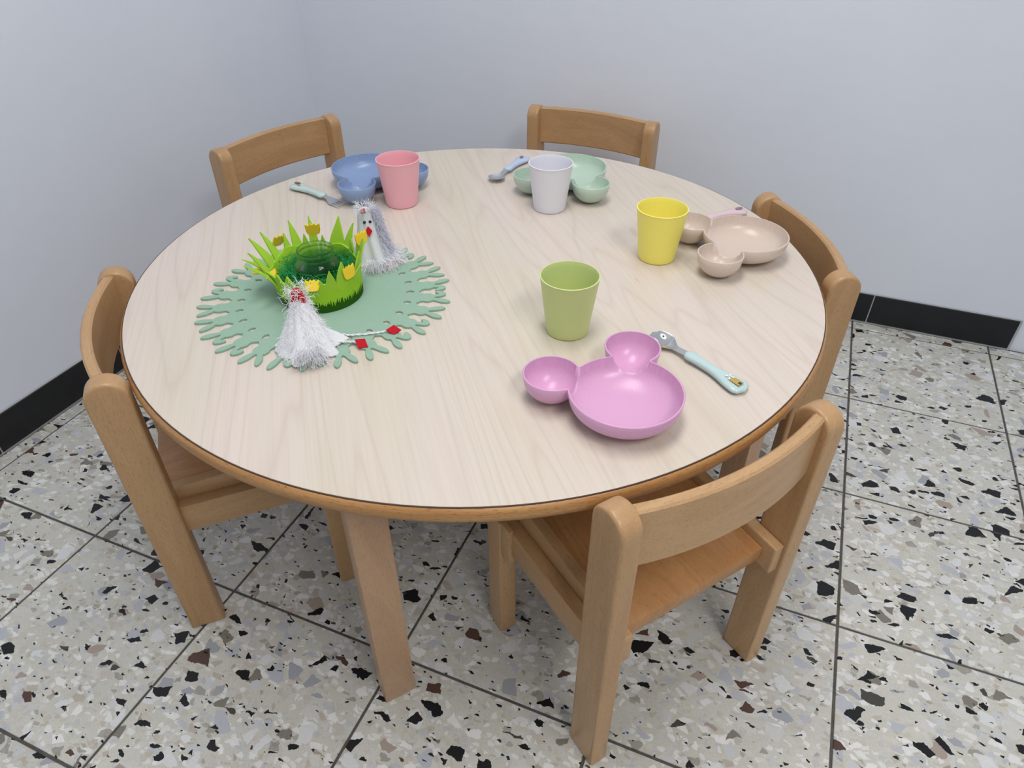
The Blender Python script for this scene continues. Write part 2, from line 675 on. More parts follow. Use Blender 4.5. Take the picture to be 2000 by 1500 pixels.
# apron rails between neighbouring legs
for k in range(4):
    q = k * pi / 2
    Rm_ = Matrix.Rotation(q, 3, 'Z')
    c0 = Rm_ @ (C0 + Vector((cos(A1), sin(A1), 0)) * .054)
    c1 = Matrix.Rotation(q + pi / 2, 3, 'Z') @ C0
    d = (c1 - c0)
    L = d.dot(Rm_ @ Vector((cos(A1), sin(A1), 0)))
    ap = bm_obj('apron', box_bm(0, L - .037, 0, .022, H - .087, H - .0275, .002, 1), M_BX, tbl)
    ap.location = c0 + (Rm_ @ Vector((cos(A0), sin(A0), 0))) * .006
    ap.rotation_euler = (0, 0, A1 + q)
    # box local y should point along e1 (to the inside)

# ------------------------------------------------------------------ chairs
CW, CT, PW, PZ = 0.3690, 0.0320, 0.0580, 0.5590
FY, FD = 0.2570, 0.0410


def make_chair():
    t = empty('child_chair')
    h = CW / 2
    arc = [(-PW / 2 + PW / 2 * cos(a), PZ - PW / 2 + PW / 2 * sin(a)) for a in [pi * i / 16 for i in range(17)]]
    post = [(-PW, 0.0), (0.0, 0.0)] + arc
    for s in (-1, 1):
        x0, x1 = (-h, -h + CT) if s < 0 else (h - CT, h)
        bm_obj('back_post', prism_bm(post, 'x', x0, x1, 0.0055, 3), M_BZ, t)
        bm_obj('leg', box_bm(x0, x1, FY - FD, FY, 0, .296, .004, 3), M_BZ, t)
        # outer lower rail, inner upper rail (rises a little to the front), small cleat behind the front leg
        a, b = (-h + .010, -h + CT) if s < 0 else (h - CT, h - .010)
        bm_obj('side_rail', box_bm(a, b, -.003, FY - FD + .003, .236, .292, .002, 2), M_BY, t)
        a, b = (-h + CT, -h + CT + .019) if s < 0 else (h - CT - .019, h - CT)
        bm_obj('seat_rail', box_bm(a, b, -.052, FY + .002, .256, .312, .0035, 3, 0.07), M_BY, t)
        a, b = (-h + .003, -h + .0125) if s < 0 else (h - .0125, h - .003)
        bm_obj('cleat', box_bm(a, b, FY - FD - .024, FY - FD, .222, .298, .002, 2), M_BZ, t)
    xi = h - CT - .019
    bm_obj('seat', box_bm(-xi, xi, -.031, FY + .006, .270, .297, .003, 2, 0.07), M_SEAT, t)
    # curved back panel
    xe, z0, z1, sag, th, n = h - CT + .004, .456, .554, .025, .0165, 24
    bm = bmesh.new()
    rows = []
    for i in range(n + 1):
        x = -xe + 2 * xe * i / n
        y = -.026 - sag * (1 - (x / xe) ** 2)
        slope = 2 * sag * x / xe ** 2
        nn = Vector((-slope, 1)).normalized()
        pts = []
        for (o, z) in ((0, z0 + .003), (0, z1 - .003), (.003, z1), (th - .003, z1), (th, z1 - .003), (th, z0 + .003), (th - .003, z0), (.003, z0)):
            pts.append(bm.verts.new((x - nn[0] * o, y - nn[1] * o, z)))
        rows.append(pts)
    for a, b in zip(rows, rows[1:]):
        for k in range(8):
            bm.faces.new((a[k], a[(k + 1) % 8], b[(k + 1) % 8], b[k]))
    bm.faces.new(rows[0])
    bm.faces.new(rows[-1][::-1])
    bm_obj('backrest', bm, M_BX, t, 35)
    return t


chair0 = make_chair()
CH = [((0.4753, -0.3430, 0), -0.9330, 'beech child chair pushed in at the pink plate, nearest the camera'),
      ((-0.4230, -0.3985, 0), 0.7960, 'beech child chair tucked under the table left of the green felt mat'),
      ((-0.7296, 0.4081, 0), 1.8559, 'beech child chair by the left wall, behind the fork and blue plate'),
      ((-0.0529, 0.8300, 0), 3.2131, 'beech child chair against the back wall behind the white cup'),
      ((0.5096, 0.3030, 0), 4.2339, 'beech child chair beside the beige plate, right edge of the table')]
for i, (loc, a, lab) in enumerate(CH):
    c = chair0 if i == 0 else copy_tree(chair0)
    c.location = loc
    c.rotation_euler = (0, 0, -a)
    tag(c, lab, 'chair', 'beech child chairs around the table')

# ------------------------------------------------------------------ cups
def cup_bm():
    rb, rt, hc, th = .0327, .0446, .0967, .0019
    out = [(0, .0012), (rb - .006, .0012), (rb - .005, 0), (rb - .0025, 0.0), (rb - .0006, .0012), (rb, .003)]
    for i in range(1, 13):
        t_ = i / 12
        out.append((rb + (rt - rb) * t_, .003 + (hc - .0040) * t_))
    out += [(rt + .0003, hc - .0004), (rt - .0003, hc), (rt - th + .0003, hc), (rt - th, hc - .0008)]
    for i in range(11, 0, -1):
        t_ = i / 12
        out.append((rb - th + (rt - rb) * t_, .004 + (hc - .005) * t_))
    out += [(rb - th - .002, .0036), (0, .0034)]
    return lathe_bm(out, 72)


cup_mesh = None
CUPS = [('green', (.2213, -.1538), (206, 218, 148), 'light green plastic cup near the pink plate'),
        ('yellow', (.2942, .1361), (250, 238, 118), 'yellow plastic cup in front of the beige plate'),
        ('white', (.0395, .2673), (232, 232, 240), 'white plastic cup in front of the mint green plate'),
        ('pink', (-.2562, .1739), (246, 184, 194), 'pink plastic cup in front of the blue plate')]
for (nm, (x, y), rgb, lab) in CUPS:
    me = bpy.data.meshes.new('cup')
    bm = cup_bm()
    bmesh.ops.recalc_face_normals(bm, faces=bm.faces)
    bm.to_mesh(me)
    bm.free()
    smooth_by_angle(me, 50)
    o = link_obj('cup', me, mat_cup('cup_' + nm, rgb))
    o.location = (x, y, H)
    tag(o, lab, 'cup', 'plastic cups on the table')

# ------------------------------------------------------------------ three-bowl plates
def plate_mesh():
    Rm, Re, d, ph, hp = .0757, .0396, .1010, .709, .042
    circ = [(0, 0, Rm), (d * cos(ph), d * sin(ph), Re), (d * cos(ph), -d * sin(ph), Re)]

    def smin(vals, k):
        m_ = min(vals)
        return m_ - k * math.log(sum(math.exp(-(v_ - m_) / k) for v_ in vals))

    def sd(x, y):
        return smin([sqrt((x - a) ** 2 + (y - b) ** 2) - r for a, b, r in circ], 0.0012)   # <0 inside
    # outline by marching round each circle
    pts = []
    n = 260
    # walk the outline by angle around a point inside each circle, keep points outside the other circles
    segs = []
    for ci, (a, b, r) in enumerate(circ):
        m_ = int(2 * pi * r / .0016)
        for i in range(m_):
            t_ = 2 * pi * i / m_
            x, y = a + r * cos(t_), b + r * sin(t_)
            if all((x - a2) ** 2 + (y - b2) ** 2 > (r2_ - .0004) ** 2 for cj, (a2, b2, r2_) in enumerate(circ) if cj != ci):
                # relax on the smooth field
                for _ in range(4):
                    e = 1e-5
                    g = Vector((sd(x + e, y) - sd(x - e, y), sd(x, y + e) - sd(x, y - e))) / (2 * e)
                    s_ = sd(x, y)
                    L = max(g.length_squared, .05)
                    x -= g.x * s_ / L
                    y -= g.y * s_ / L
                segs.append((x, y))
    # order by greedy nearest neighbour
    rem = segs[1:]
    loop = [segs[0]]
    while rem:
        cx_, cy_ = loop[-1]
        j = min(range(len(rem)), key=lambda q: (rem[q][0] - cx_) ** 2 + (rem[q][1] - cy_) ** 2)
        if (rem[j][0] - cx_) ** 2 + (rem[j][1] - cy_) ** 2 > .012 ** 2:
            break
        loop.append(rem.pop(j))
    N = len(loop)
    th = .0026

    def prof(q, m_):
        q = max(0.0, q)
        return 1 - (max(0.0, 1 - q ** m_)) ** (1 / m_) if q < 1 else 1 + (q - 1) * 3

    def inner(x, y):
        vals = []
        for i, (a, b, r) in enumerate(circ):
            q = sqrt((x - a) ** 2 + (y - b) ** 2) / (r - th)
            vals.append(.0034 + (hp - .0040) * prof(q, 2.7 if i == 0 else 2.15))
        return min(hp - .0003, smin(vals, .0025))

    def outer(x, y):
        vals = []
        for i, (a, b, r) in enumerate(circ):
            q = sqrt((x - a) ** 2 + (y - b) ** 2) / r
            vals.append((hp - .0010) * prof(q, 2.6 if i == 0 else 2.1))
        return max(0.0, min(hp - .0010, smin(vals, .0025) - .0002))
    # second loop just inside the rim
    loop_in = []
    for (x, y) in loop:
        e = 1e-5
        g = Vector((sd(x + e, y) - sd(x - e, y), sd(x, y + e) - sd(x, y - e)))
        g.normalize()
        loop_in.append((x - g.x * .0024, y - g.y * .0024))
    ptsl = [Vector(p) for p in loop_in]
    step = .0022
    gx = -Rm
    while gx < .14:
        gy = -.12
        while gy < .12:
            if sd(gx, gy) < -.0034:
                ptsl.append(Vector((gx, gy)))
            gy += step
        gx += step
    edges = [(i, (i + 1) % N) for i in range(N)]
    res = geometry.delaunay_2d_cdt(ptsl, edges, [], 1, 1e-7)
    vs, tris = res[0], res[2]
    V, Fc = [], []
    base_top = 0
    for p in vs:
        V.append((p.x, p.y, inner(p.x, p.y)))
    nb = len(vs)
    for p in vs:
        V.append((p.x, p.y, outer(p.x, p.y)))
    for t_ in tris:
        Fc.append(tuple(t_))
        Fc.append(tuple(nb + i for i in t_)[::-1])
    # map original loop points to output indices
    mp = {}
    for oi_, origs in enumerate(res[3]):
        for q in origs:
            mp[q] = oi_
    rim_lo = len(V)
    for (x, y), (xi, yi) in zip(loop, loop_in):
        V.append((xi + (x - xi) * .55, yi + (y - yi) * .55, hp))
    rim_o = len(V)
    for (x, y) in loop:
        V.append((x, y, hp - .0010))
    for i in range(N):
        j = (i + 1) % N
        a, b = mp[i], mp[j]
        Fc.append((a, b, rim_lo + j, rim_lo + i))
        Fc.append((rim_lo + i, rim_lo + j, rim_o + j, rim_o + i))
        Fc.append((rim_o + i, rim_o + j, nb + b, nb + a))
    bm = bmesh.new()
    bv = [bm.verts.new(q) for q in V]
    for q in Fc:
        try:
            bm.faces.new([bv[i] for i in q])
        except ValueError:
            pass
    bmesh.ops.recalc_face_normals(bm, faces=bm.faces)
    me = bpy.data.meshes.new('plate')
    bm.to_mesh(me)
    bm.free()
    smooth_by_angle(me, 60)
    return me


pm0 = plate_mesh()
PLATES = [((.3557, -.3187), 2.4487, mat_speckle('plate_pink', (216, 166, 202), (190, 130, 174)), 'pink plate with two small round side bowls beside the green cup'),
          ((-.3791, .2397), -.5005, mat_speckle('plate_blue', (138, 160, 196), (106, 126, 170)), 'blue plate with two small round side bowls behind the pink cup'),
          ((.0398, .4078), -1.5564, mat_speckle('plate_mint', (186, 206, 190), (158, 182, 164)), 'mint green plate with two small round side bowls behind the white cup'),
          ((.4369, .2096), -2.5739, mat_speckle('plate_beige', (212, 196, 184), (182, 162, 146)), 'beige plate with two small round side bowls behind the yellow cup')]
for i, ((x, y), a, mt, lab) in enumerate(PLATES):
    me = pm0 if i == 0 else pm0.copy()
    me.materials.clear()
    o = link_obj('divided_plate', me, mt)
    o.location = (x, y, H)
    o.rotation_euler = (0, 0, a)
    tag(o, lab, 'plate', 'three-bowl plates on the table')

# ------------------------------------------------------------------ cutlery
def sweep_ellipse(stations, sides=16):
    """stations: (x, half width, zbottom, ztop)"""
    bm = bmesh.new()
    rings = []
    for (x, w, zb, zt) in stations:
        c, hh = (zb + zt) / 2, (zt - zb) / 2
        ring = []
        for k in range(sides):
            a = 2 * pi * k / sides
            ca, sa = cos(a), sin(a)
            ring.append(bm.verts.new((x, w * (abs(ca) ** .8) * (1 if ca >= 0 else -1), c + hh * (abs(sa) ** .8) * (1 if sa >= 0 else -1))))
        rings.append(ring)
    for a, b in zip(rings, rings[1:]):
        for k in range(sides):
            bm.faces.new((a[k], a[(k + 1) % sides], b[(k + 1) % sides], b[k]))
    bm.faces.new(rings[0][::-1])
    bm.faces.new(rings[-1])
    return bm


def handle(parent, rgb, L=.100):
    st = []
    n = 26
    for i in range(n + 1):
        t_ = i / n
        x = L * t_
        w = 1.42 * (.0078 - .0022 * sin(pi * min(1, t_ / .75)) + .0058 * max(0, (t_ - .45) / .55) ** 1.3)
        z0, zt = .0015 + .0035 * (1 - t_) ** 2, .0105 + .0035 * (1 - t_) + .001 * sin(pi * t_)
        if t_ < .1:
            k = sqrt(1 - (1 - t_ / .1) ** 2) * .75 + .25
        elif t_ > .86:
            k = sqrt(max(0.0, 1 - ((t_ - .86) / .14) ** 2)) * .96 + .04
        else:
            k = 1
        mid = (z0 + zt) / 2
        st.append((x, max(w * k, .0006), mid - (mid - z0) * (k * .7 + .3 if k < 1 else 1), mid + (zt - mid) * (k * .7 + .3 if k < 1 else 1)))
    m_ = plain('handle_plastic', rgb, 0.25, 0.5)
    return bm_obj('handle', sweep_ellipse(st), m_, parent, 60)


def spoon_prof(x, L=.066):
    t_ = max(0.0, min(1.0, (.006 - x) / (L + .006)))
    if t_ < .34:
        w, dep = .0058 + .0004 * t_, 0.0
    else:
        q = (t_ - .34) / .66
        w = .0058 + (.0190 - .0058) * (sin(pi * min(q / .52, 1) / 2) ** 1.6) if q < .52 else .0190 * sqrt(max(0.0, 1 - ((q - .52) / .48) ** 2))
        dep = .0055 * sin(pi * q) ** .8 if 0 < q < 1 else 0
    zc = .0095 - .0030 * sin(pi * min(t_ / .9, 1)) + .0015 * t_
    return max(w, .0004), dep, zc


def spoon_head(parent, L=.066):
    """neck and bowl in the -x direction; upper surface concave"""
    bm = bmesh.new()
    n, mW = 22, 10
    top, bot = [], []
    for i in range(n + 1):
        x = .006 - (L + .006) * i / n
        w, dep, zc = spoon_prof(x, L)
        tr, br = [], []
        for k in range(mW + 1):
            s = -1 + 2 * k / mW
            zz = zc - dep * (1 - s * s)
            tr.append(bm.verts.new((x, s * w, zz + .0010)))
            br.append(bm.verts.new((x, s * w, zz)))
        top.append(tr)
        bot.append(br)
    for i in range(n):
        for k in range(mW):
            bm.faces.new((top[i][k], top[i][k + 1], top[i + 1][k + 1], top[i + 1][k]))
            bm.faces.new((bot[i][k], bot[i + 1][k], bot[i + 1][k + 1], bot[i][k + 1]))
        bm.faces.new((top[i][0], top[i + 1][0], bot[i + 1][0], bot[i][0]))
        bm.faces.new((top[i][mW], bot[i][mW], bot[i + 1][mW], top[i + 1][mW]))
    for k in range(mW):
        bm.faces.new((top[0][k], bot[0][k], bot[0][k + 1], top[0][k + 1]))
        bm.faces.new((top[n][k], top[n][k + 1], bot[n][k + 1], bot[n][k]))
    return bm_obj('spoon_bowl', bm, M_METAL, parent, 50)


def fork_head(parent):
    bm = bmesh.new()

    def strip(sts):
        rows = []
        for (x, y0, y1, z) in sts:
            rows.append([bm.verts.new((x, y0, z)), bm.verts.new((x, y1, z)), bm.verts.new((x, y1, z + .0013)), bm.verts.new((x, y0, z + .0013))])
        for a, b in zip(rows, rows[1:]):
            for k in range(4):
                bm.faces.new((a[k], a[(k + 1) % 4], b[(k + 1) % 4], b[k]))
        bm.faces.new(rows[0][::-1])
        bm.faces.new(rows[-1])
    strip([(.006, -.0055, .0055, .0088), (-.008, -.0055, .0055, .0082), (-.016, -.0072, .0072, .0066), (-.023, -.0115, .0115, .0046), (-.030, -.0125, .0125, .0034), (-.034, -.0122, .0122, .0032)])
    for k in range(4):
        y = -.0122 + .0069 * k
        strip([(-.0338, y, y + .0037, .0032), (-.046, y + .0003, y + .0035, .0036), (-.056, y + .0006, y + .0031, .0056), (-.060, y + .0013, y + .0024, .0070)])
    return bm_obj('fork_head', bm, M_METAL, parent, 30)


def decal(parent, pts, z, rgb, name, zf=None):
    """thin printed mark: polygon in handle coordinates"""
    bm = bmesh.new()
    vs = [bm.verts.new((x, y, zf(x, y) if zf else z)) for x, y in pts]
    bm.faces.new(vs)
    r_ = bmesh.ops.extrude_face_region(bm, geom=bm.faces[:])
    for e in r_['geom']:
        if isinstance(e, bmesh.types.BMVert):
            e.co.z -= .0006
    return bm_obj(name, bm, plain('print_' + name, rgb, 0.4), parent, 0)


def rot_to(a, b):
    return atan2(b[1] - a[1], b[0] - a[0])


def ell(cx, cy, rx, ry, rot=0, n=14):
    return [(cx + rx * cos(2 * pi * i / n) * cos(rot) - ry * sin(2 * pi * i / n) * sin(rot), cy + rx * cos(2 * pi * i / n) * sin(rot) + ry * sin(2 * pi * i / n) * cos(rot)) for i in range(n)]


HZ = lambda x, y=0: .01225 + .0033 * (1 - x / .1) - 2.6 * y * y * 8
# spoon beside the pink plate (handle end at right)
s1 = tag(empty('spoon', (.4060, -.1600, H), rot_to((.406, -.160), (.5020, -.2160))), 'steel spoon with pale blue handle printed with a windmill, beside the pink plate', 'spoon')
handle(s1, (192, 216, 216), .108)
sb = spoon_head(s1)
def bowl_z(x, y):
    w, dep, zc = spoon_prof(x)
    return zc - dep * (1 - min(1.0, (y / w) ** 2)) + .0013


# grey printed face over the outer half of the bowl, following its hollow
bmf = bmesh.new()
rows = []
for i in range(9):
    x = -.0400 - .0225 * i / 8
    w, dep, zc = spoon_prof(x)
    rows.append([bmf.verts.new((x - (.003 if i == 0 else 0) * (1 - (k / 5 - 1) ** 2) * -1, (k / 5 - 1) * w * .95, bowl_z(x, (k / 5 - 1) * w * .95) - .00015)) for k in range(11)])
for r0_, r1_ in zip(rows, rows[1:]):
    for k in range(10):
        bmf.faces.new((r0_[k], r0_[k + 1], r1_[k + 1], r1_[k]))
bm_obj('printed_face', bmf, plain('print_face', (146, 150, 154), 0.4), sb, 60)
for s in (-1, 1):
    decal(sb, ell(-.0515, s * .0085, .0056, .0040), 0, (232, 234, 236), 'printed_eye', lambda x, y: bowl_z(x, y) + .0002)
    decal(sb, ell(-.0515, s * .0085, .0015, .0014), 0, (30, 40, 46), 'printed_pupil', lambda x, y: bowl_z(x, y) + .0007)
decal(sb, ell(-.0345, -.007, .003, .0045), 0, (186, 176, 70), 'printed_spot', lambda x, y: bowl_z(x, y))
h1 = [c for c in s1.children if c.name.startswith('handle')][0]
PZt = .0129
zt = lambda x, y: .0132 + .0033 * (1 - x / .108) - .5 * abs(y) ** 1.5
decal(h1, [(.084, -.0058), (.100, -.0062), (.100, .0052), (.084, .0050), (.0805, -.0003)], 0, (190, 158, 84), 'printed_mill', lambda x, y: .0136 - 3 * y * y * 4)
decal(h1, [(.0955, -.0028), (.0998, -.0028), (.0998, .0012), (.0955, .0012)], 0, (44, 54, 58), 'printed_door', lambda x, y: .0139 - 3 * y * y * 4)
for a in (.5, 2.07, 3.64, 5.21):
    ca, sa = cos(a), sin(a)
    P = lambda u, w_: (.0795 + u * ca - w_ * sa, u * sa + w_ * ca)
    decal(h1, [P(.0008, -.0004), P(.0062, -.0017), P(.0062, .0017), P(.0008, .0004)], 0, (240, 240, 240), 'printed_sail', lambda x, y: .0143 - 3 * y * y * 4)

# blue-handled spoon by the mint plate
s2 = tag(empty('spoon', (-.1170, .4080, H), rot_to((-.1170, .408), (-.1080, .5090))), 'steel spoon with light blue handle left of the mint green plate', 'spoon')
handle(s2, (190, 206, 232), .100)
spoon_head(s2)
h2 = [c for c in s2.children if c.name.startswith('handle')][0]
decal(h2, ell(.082, .002, .008, .0045, .3), 0, (150, 108, 122), 'printed_animal', lambda x, y: .0134 - 12 * y * y)
# fork by the blue plate
s3 = tag(empty('fork', (-.4160, .1270, H), rot_to((-.4160, .127), (-.5260, .1610))), 'steel fork with pale mint handle left of the blue plate', 'fork')
handle(s3, (194, 214, 208), .110)
fork_head(s3)
h3 = [c for c in s3.children if c.name.startswith('handle')][0]
decal(h3, ell(.096, -.003, .0075, .005, .2), 0, (126, 92, 76), 'printed_animal', lambda x, y: .0136 - 12 * y * y)
decal(h3, ell(.083, .003, .0045, .002, .4), 0, (176, 160, 96), 'printed_leaf', lambda x, y: .0138 - 12 * y * y)
# pink-handled piece lying behind the beige plate
s4 = tag(empty('spoon', (.3520, .3190, H), rot_to((.352, .319), (.4160, .3960))), 'steel spoon with pale pink handle lying behind the beige plate', 'spoon')
handle(s4, (224, 198, 204), .100)
spoon_head(s4)
h4 = [c for c in s4.children if c.name.startswith('handle')][0]
decal(h4, ell(.084, 0, .009, .0045), 0, (140, 116, 146), 'printed_animal', lambda x, y: .0134 - 12 * y * y)

# ------------------------------------------------------------------ felt mat
M_SAGE = mat_felt('sage_felt', (158, 190, 170))
MC = (-.182, -.2125)
mat_ = tag(empty('table_mat', (MC[0], MC[1], H)), 'sage green round felt mat with rabbit cut-outs around its rim', 'mat')
NB = 26
bm = lathe_bm([(0, 0), (.1300, 0), (.1304, .0010), (.1304, .0036), (.1298, .0041), (0, .0041)], 120)
bm_obj('mat_centre', bm, M_SAGE, mat_, 30)


def smooth_poly(pts, n=4):
    out = []
    L = len(pts)
    for i in range(L):
        p0, p1, p2, p3 = [Vector(pts[(i + k - 1) % L]) for k in range(4)]
        for j in range(n):
            t_ = j / n
            out.append(tuple(.5 * ((2 * p1) + (-p0 + p2) * t_ + (2 * p0 - 5 * p1 + 4 * p2 - p3) * t_ ** 2 + (-p0 + 3 * p1 - 3 * p2 + p3) * t_ ** 3)))
    return out


body_l = [(-16, 118), (-18, 128), (-12.8, 134), (-12.8, 140), (-16.5, 144), (-19, 148), (-17.5, 154), (-13, 158), (-11.5, 163), (-13, 169), (-11, 176), (-8.5, 179)]
body_r = [(-p[0], p[1]) for p in body_l][::-1]
ear_up_l = [(-10.5, 184), (-14.5, 194), (-15, 203), (-12, 208), (-7.5, 205), (-3.5, 195), (-1.5, 182)]
ear_up_r = [(2.5, 183), (7, 193), (13, 202), (18, 204), (19.5, 199), (17, 189), (11, 180)]
ear_fl_r = [(2, 182), (4.5, 190), (9, 197), (15, 198), (20, 192), (21.5, 183), (18, 180), (14.5, 184), (12, 186.5), (10, 181)]
shapes = []
for ears in (ear_up_l + ear_fl_r, ear_up_l + ear_up_r):
    poly = [(x / 1000, y / 1000) for x, y in (body_l + ears + [(9.5, 178)] + body_r[1:])]
    poly = smooth_poly(poly, 3)
    for mir in (1, -1):
        for zt_ in (.0039, .0037):
            bm = prism_bm([(mir * x, y) for x, y in poly], 'z', 0.0, zt_, .0005, 1)
            bmesh.ops.triangulate(bm, faces=[f_ for f_ in bm.faces if len(f_.verts) > 4])
            bmesh.ops.recalc_face_normals(bm, faces=bm.faces)
            me = bpy.data.meshes.new('rabbit_cutout')
            bm.to_mesh(me)
            bm.free()
            me.materials.append(M_SAGE)
            shapes.append(me)
# shapes index: shape*4 + mirror*2 + height
for k in range(NB):
    a = 2 * pi * k / NB
    sh = [0, 0, 1, 1, 0, 0, 1][k % 7]
    az = math.degrees(a) % 360
    mi = 0 if (az > 300 or az < 120) else 1
    o = link_obj('rabbit_cutout', shapes[sh * 4 + mi * 2 + k % 2], None, mat_)
    o.rotation_euler = (0, 0, a)

# ------------------------------------------------------------------ felt grass basket
BC = (-.192, -.207)
MATZ = .0041
M_LIME = mat_basket_felt()
M_LIME2 = mat_felt('lime_felt', (170, 216, 62))
M_YEL = mat_felt('yellow_felt', (252, 218, 56))
bk = tag(empty('felt_basket', (BC[0], BC[1], H + MATZ)), 'lime green felt grass basket with yellow tulips on the felt mat', 'basket')


def wall_r(az, z):
    """radius of the basket wall, az in degrees"""
    left = max(0.0, cos(radians(az - 195)))
    return .0665 + z * (.03 + .32 * left ** 3)


seg = 120
bm = bmesh.new()
top_h = lambda az: .050 + .006 * sin(radians(az * 5)) * (1 if abs((az + 180) % 360 - 180 + 55) > 60 else .3) + (.004 if 20 < az < 170 else 0)
rows_o, rows_i = [], []
for k in range(seg):
    az = 360 * k / seg
    a = radians(az)
    ho = top_h(az)
    ro, ri = [], []
    for j in range(6):
        z = ho * j / 5
        r_ = wall_r(az, z)
        ro.append(bm.verts.new((r_ * cos(a), r_ * sin(a), z)))
        ri.append(bm.verts.new(((r_ - .0032) * cos(a), (r_ - .0032) * sin(a), max(z, .003))))
    rows_o.append(ro)
    rows_i.append(ri)
for k in range(seg):
    k2 = (k + 1) % seg
    for j in range(5):
        bm.faces.new((rows_o[k][j], rows_o[k2][j], rows_o[k2][j + 1], rows_o[k][j + 1]))
        bm.faces.new((rows_i[k][j], rows_i[k][j + 1], rows_i[k2][j + 1], rows_i[k2][j]))
    bm.faces.new((rows_o[k][5], rows_o[k2][5], rows_i[k2][5], rows_i[k][5]))
bm.faces.new([r_[0] for r_ in rows_o][::-1])
bm.faces.new([r_[0] for r_ in rows_i])
bm_obj('basket_wall', bm, M_LIME, bk, 50)


def blade(az, h0, h1_, w, tilt=0.0, lean=0.0):
    """felt blade rising from the rim: az degrees, from height h0 to h1_, half width w, sideways bend tilt, outward lean"""
    bm = bmesh.new()
    n = 8
    a0 = radians(az)
    er = Vector((cos(a0), sin(a0), 0))
    et = Vector((-sin(a0), cos(a0), 0))
    rows = []
    for i in range(n + 1):
        t_ = i / n
        z = h0 + (h1_ - h0) * t_
        r_ = wall_r(az, z) - .0016 + lean * t_ ** 1.6
        c = er * r_ + et * (tilt * t_ ** 1.8) + Vector((0, 0, z))
        ww = max(w * (1 - t_ ** 2.1), .0006)
        rows.append([bm.verts.new(c + et * ww + er * .0015), bm.verts.new(c - et * ww + er * .0015), bm.verts.new(c - et * ww - er * .0014), bm.verts.new(c + et * ww - er * .0014)])
    for x, y in zip(rows, rows[1:]):
        for k in range(4):
            bm.faces.new((x[k], x[(k + 1) % 4], y[(k + 1) % 4], y[k]))
    bm.faces.new(rows[0][::-1])
    bm.faces.new(rows[-1])
    return bm_obj('grass_blade', bm, M_LIME2, bk, 40)


BL = [(-169, .088, .0075, .004, .014), (-150, .080, .007, .004, .012), (178, .088, .006, .003, .012), (163, .078, .0055, -.003, .004), (150, .095, .0065, .002, .012),
      (140, .074, .0055, 0, 0), (128, .100, .0060, .003, .012), (116, .070, .005, 0, .0), (104, .082, .005, -.006, .010), (95, .098, .0095, .0, .016), (80, .092, .0065, -.008, .016),
      (68, .070, .0050, .003, .004), (52, .088, .0045, .004, .010), (42, .084, .004, -.002, .010), (30, .086, .006, .002, .012), (18, .078, .0055, -.003, .006), (8, .082, .0045, .004, .008),
      (-4, .066, .004, -.002, .0), (-22, .078, .0075, .004, .0), (-38, .070, .0065, 0, .002), (-52, .056, .006, 0, .0), (-76, .055, .009, .004, .0), (-95, .060, .008, -.003, .0),
      (-112, .062, .009, .004, .003), (-128, .060, .007, .003, .012), (-142, .062, .0045, -.004, .030), (-158, .060, .005, .002, .034), (2, .062, .004, .012, .010)]
for az, hh, w, ti, le in BL:
    blade(az, .036, hh + .003, w * 1.45, ti, le)


def tulip(pos, az, pitch, roll=0.0, s=1.0):
    """flat felt tulip head; az: the way its face looks, pitch: 90 = upright"""
    pl = [(-.0075, 0), (-.0112, .005), (-.0122, .012), (-.0118, .0205), (-.0060, .0175), (-.0035, .0215), (0, .0185), (.0035, .0215), (.0060, .0175), (.0118, .0205), (.0122, .012), (.0112, .005), (.0075, 0)]
    bm = prism_bm([(x * s, y * s) for x, y in smooth_poly(pl, 2)], 'z', -.0013, .0013, .0004, 1)
    o = bm_obj('tulip', bm, M_YEL, bk, 40)
    o.location = (pos[0] - BC[0], pos[1] - BC[1], pos[2])
    o.rotation_euler = (Matrix.Rotation(radians(az + 90), 3, 'Z') @ Matrix.Rotation(radians(pitch), 3, 'X') @ Matrix.Rotation(radians(roll), 3, 'Z')).to_euler()
    return o


tulip((-.283, -.190, .062), 169, 70, 12)
tulip((-.236, -.149, .073), 127, 82)
tulip((-.139, -.151, .074), -15, 84)
tulip((-.1220, -.2200, .050), -10, 84)
tulip((-.1585, -.2720, .045), -63, 48, 0, .9)
tulip((-.292, -.246, .040), -160, 12)
tulip((-.254, -.262, .044), -138, 25, 0, .9)

# green sisal nest: one tangle of fine strands
rng = random.Random(3)
bm = bmesh.new()
for i in range(2200):
    a = rng.uniform(0, 2 * pi)
    r_ = .0610 * sqrt(rng.uniform(.40, 1))
    z = rng.uniform(.012, .045) + (.007 if rng.random() < .2 else 0)
    p = Vector((r_ * cos(a), r_ * sin(a), z))
    d = Vector((rng.gauss(0, 1), rng.gauss(0, 1), rng.gauss(0, .55))).normalized()
    cur = Vector((rng.gauss(0, 1), rng.gauss(0, 1), rng.gauss(0, .5))).normalized() * rng.uniform(.2, .6)
    pts = []
    for k in range(8):
        pts.append(p.copy())
        d = (d + cur * .35).normalized()
        q = p + d * .0048
        rr = sqrt(q.x ** 2 + q.y ** 2)
        lim = wall_r(math.degrees(atan2(q.y, q.x)), q.z) - .0060 if q.z < .05 else .066
        if rr > lim:
            q.x *= lim / rr
            q.y *= lim / rr
        rr = sqrt(q.x ** 2 + q.y ** 2)
        if rr < .0405:
            q.x *= .0405 / max(rr, 1e-4)
            q.y *= .0405 / max(rr, 1e-4)
        q.z = min(max(q.z, .006), .056)
        p = q
    tube(bm, pts, .00034, 3, False)
M_SISAL = plain('green_sisal', (48, 178, 96), 0.7, 0.3, var=0.3, vscale=900)
o = bm_obj('grass_filling', bm, M_SISAL, None, 0)
o.location = (BC[0], BC[1], H + MATZ)
tag(o, 'dark green sisal grass filling inside the felt basket', 'grass', kind='stuff')

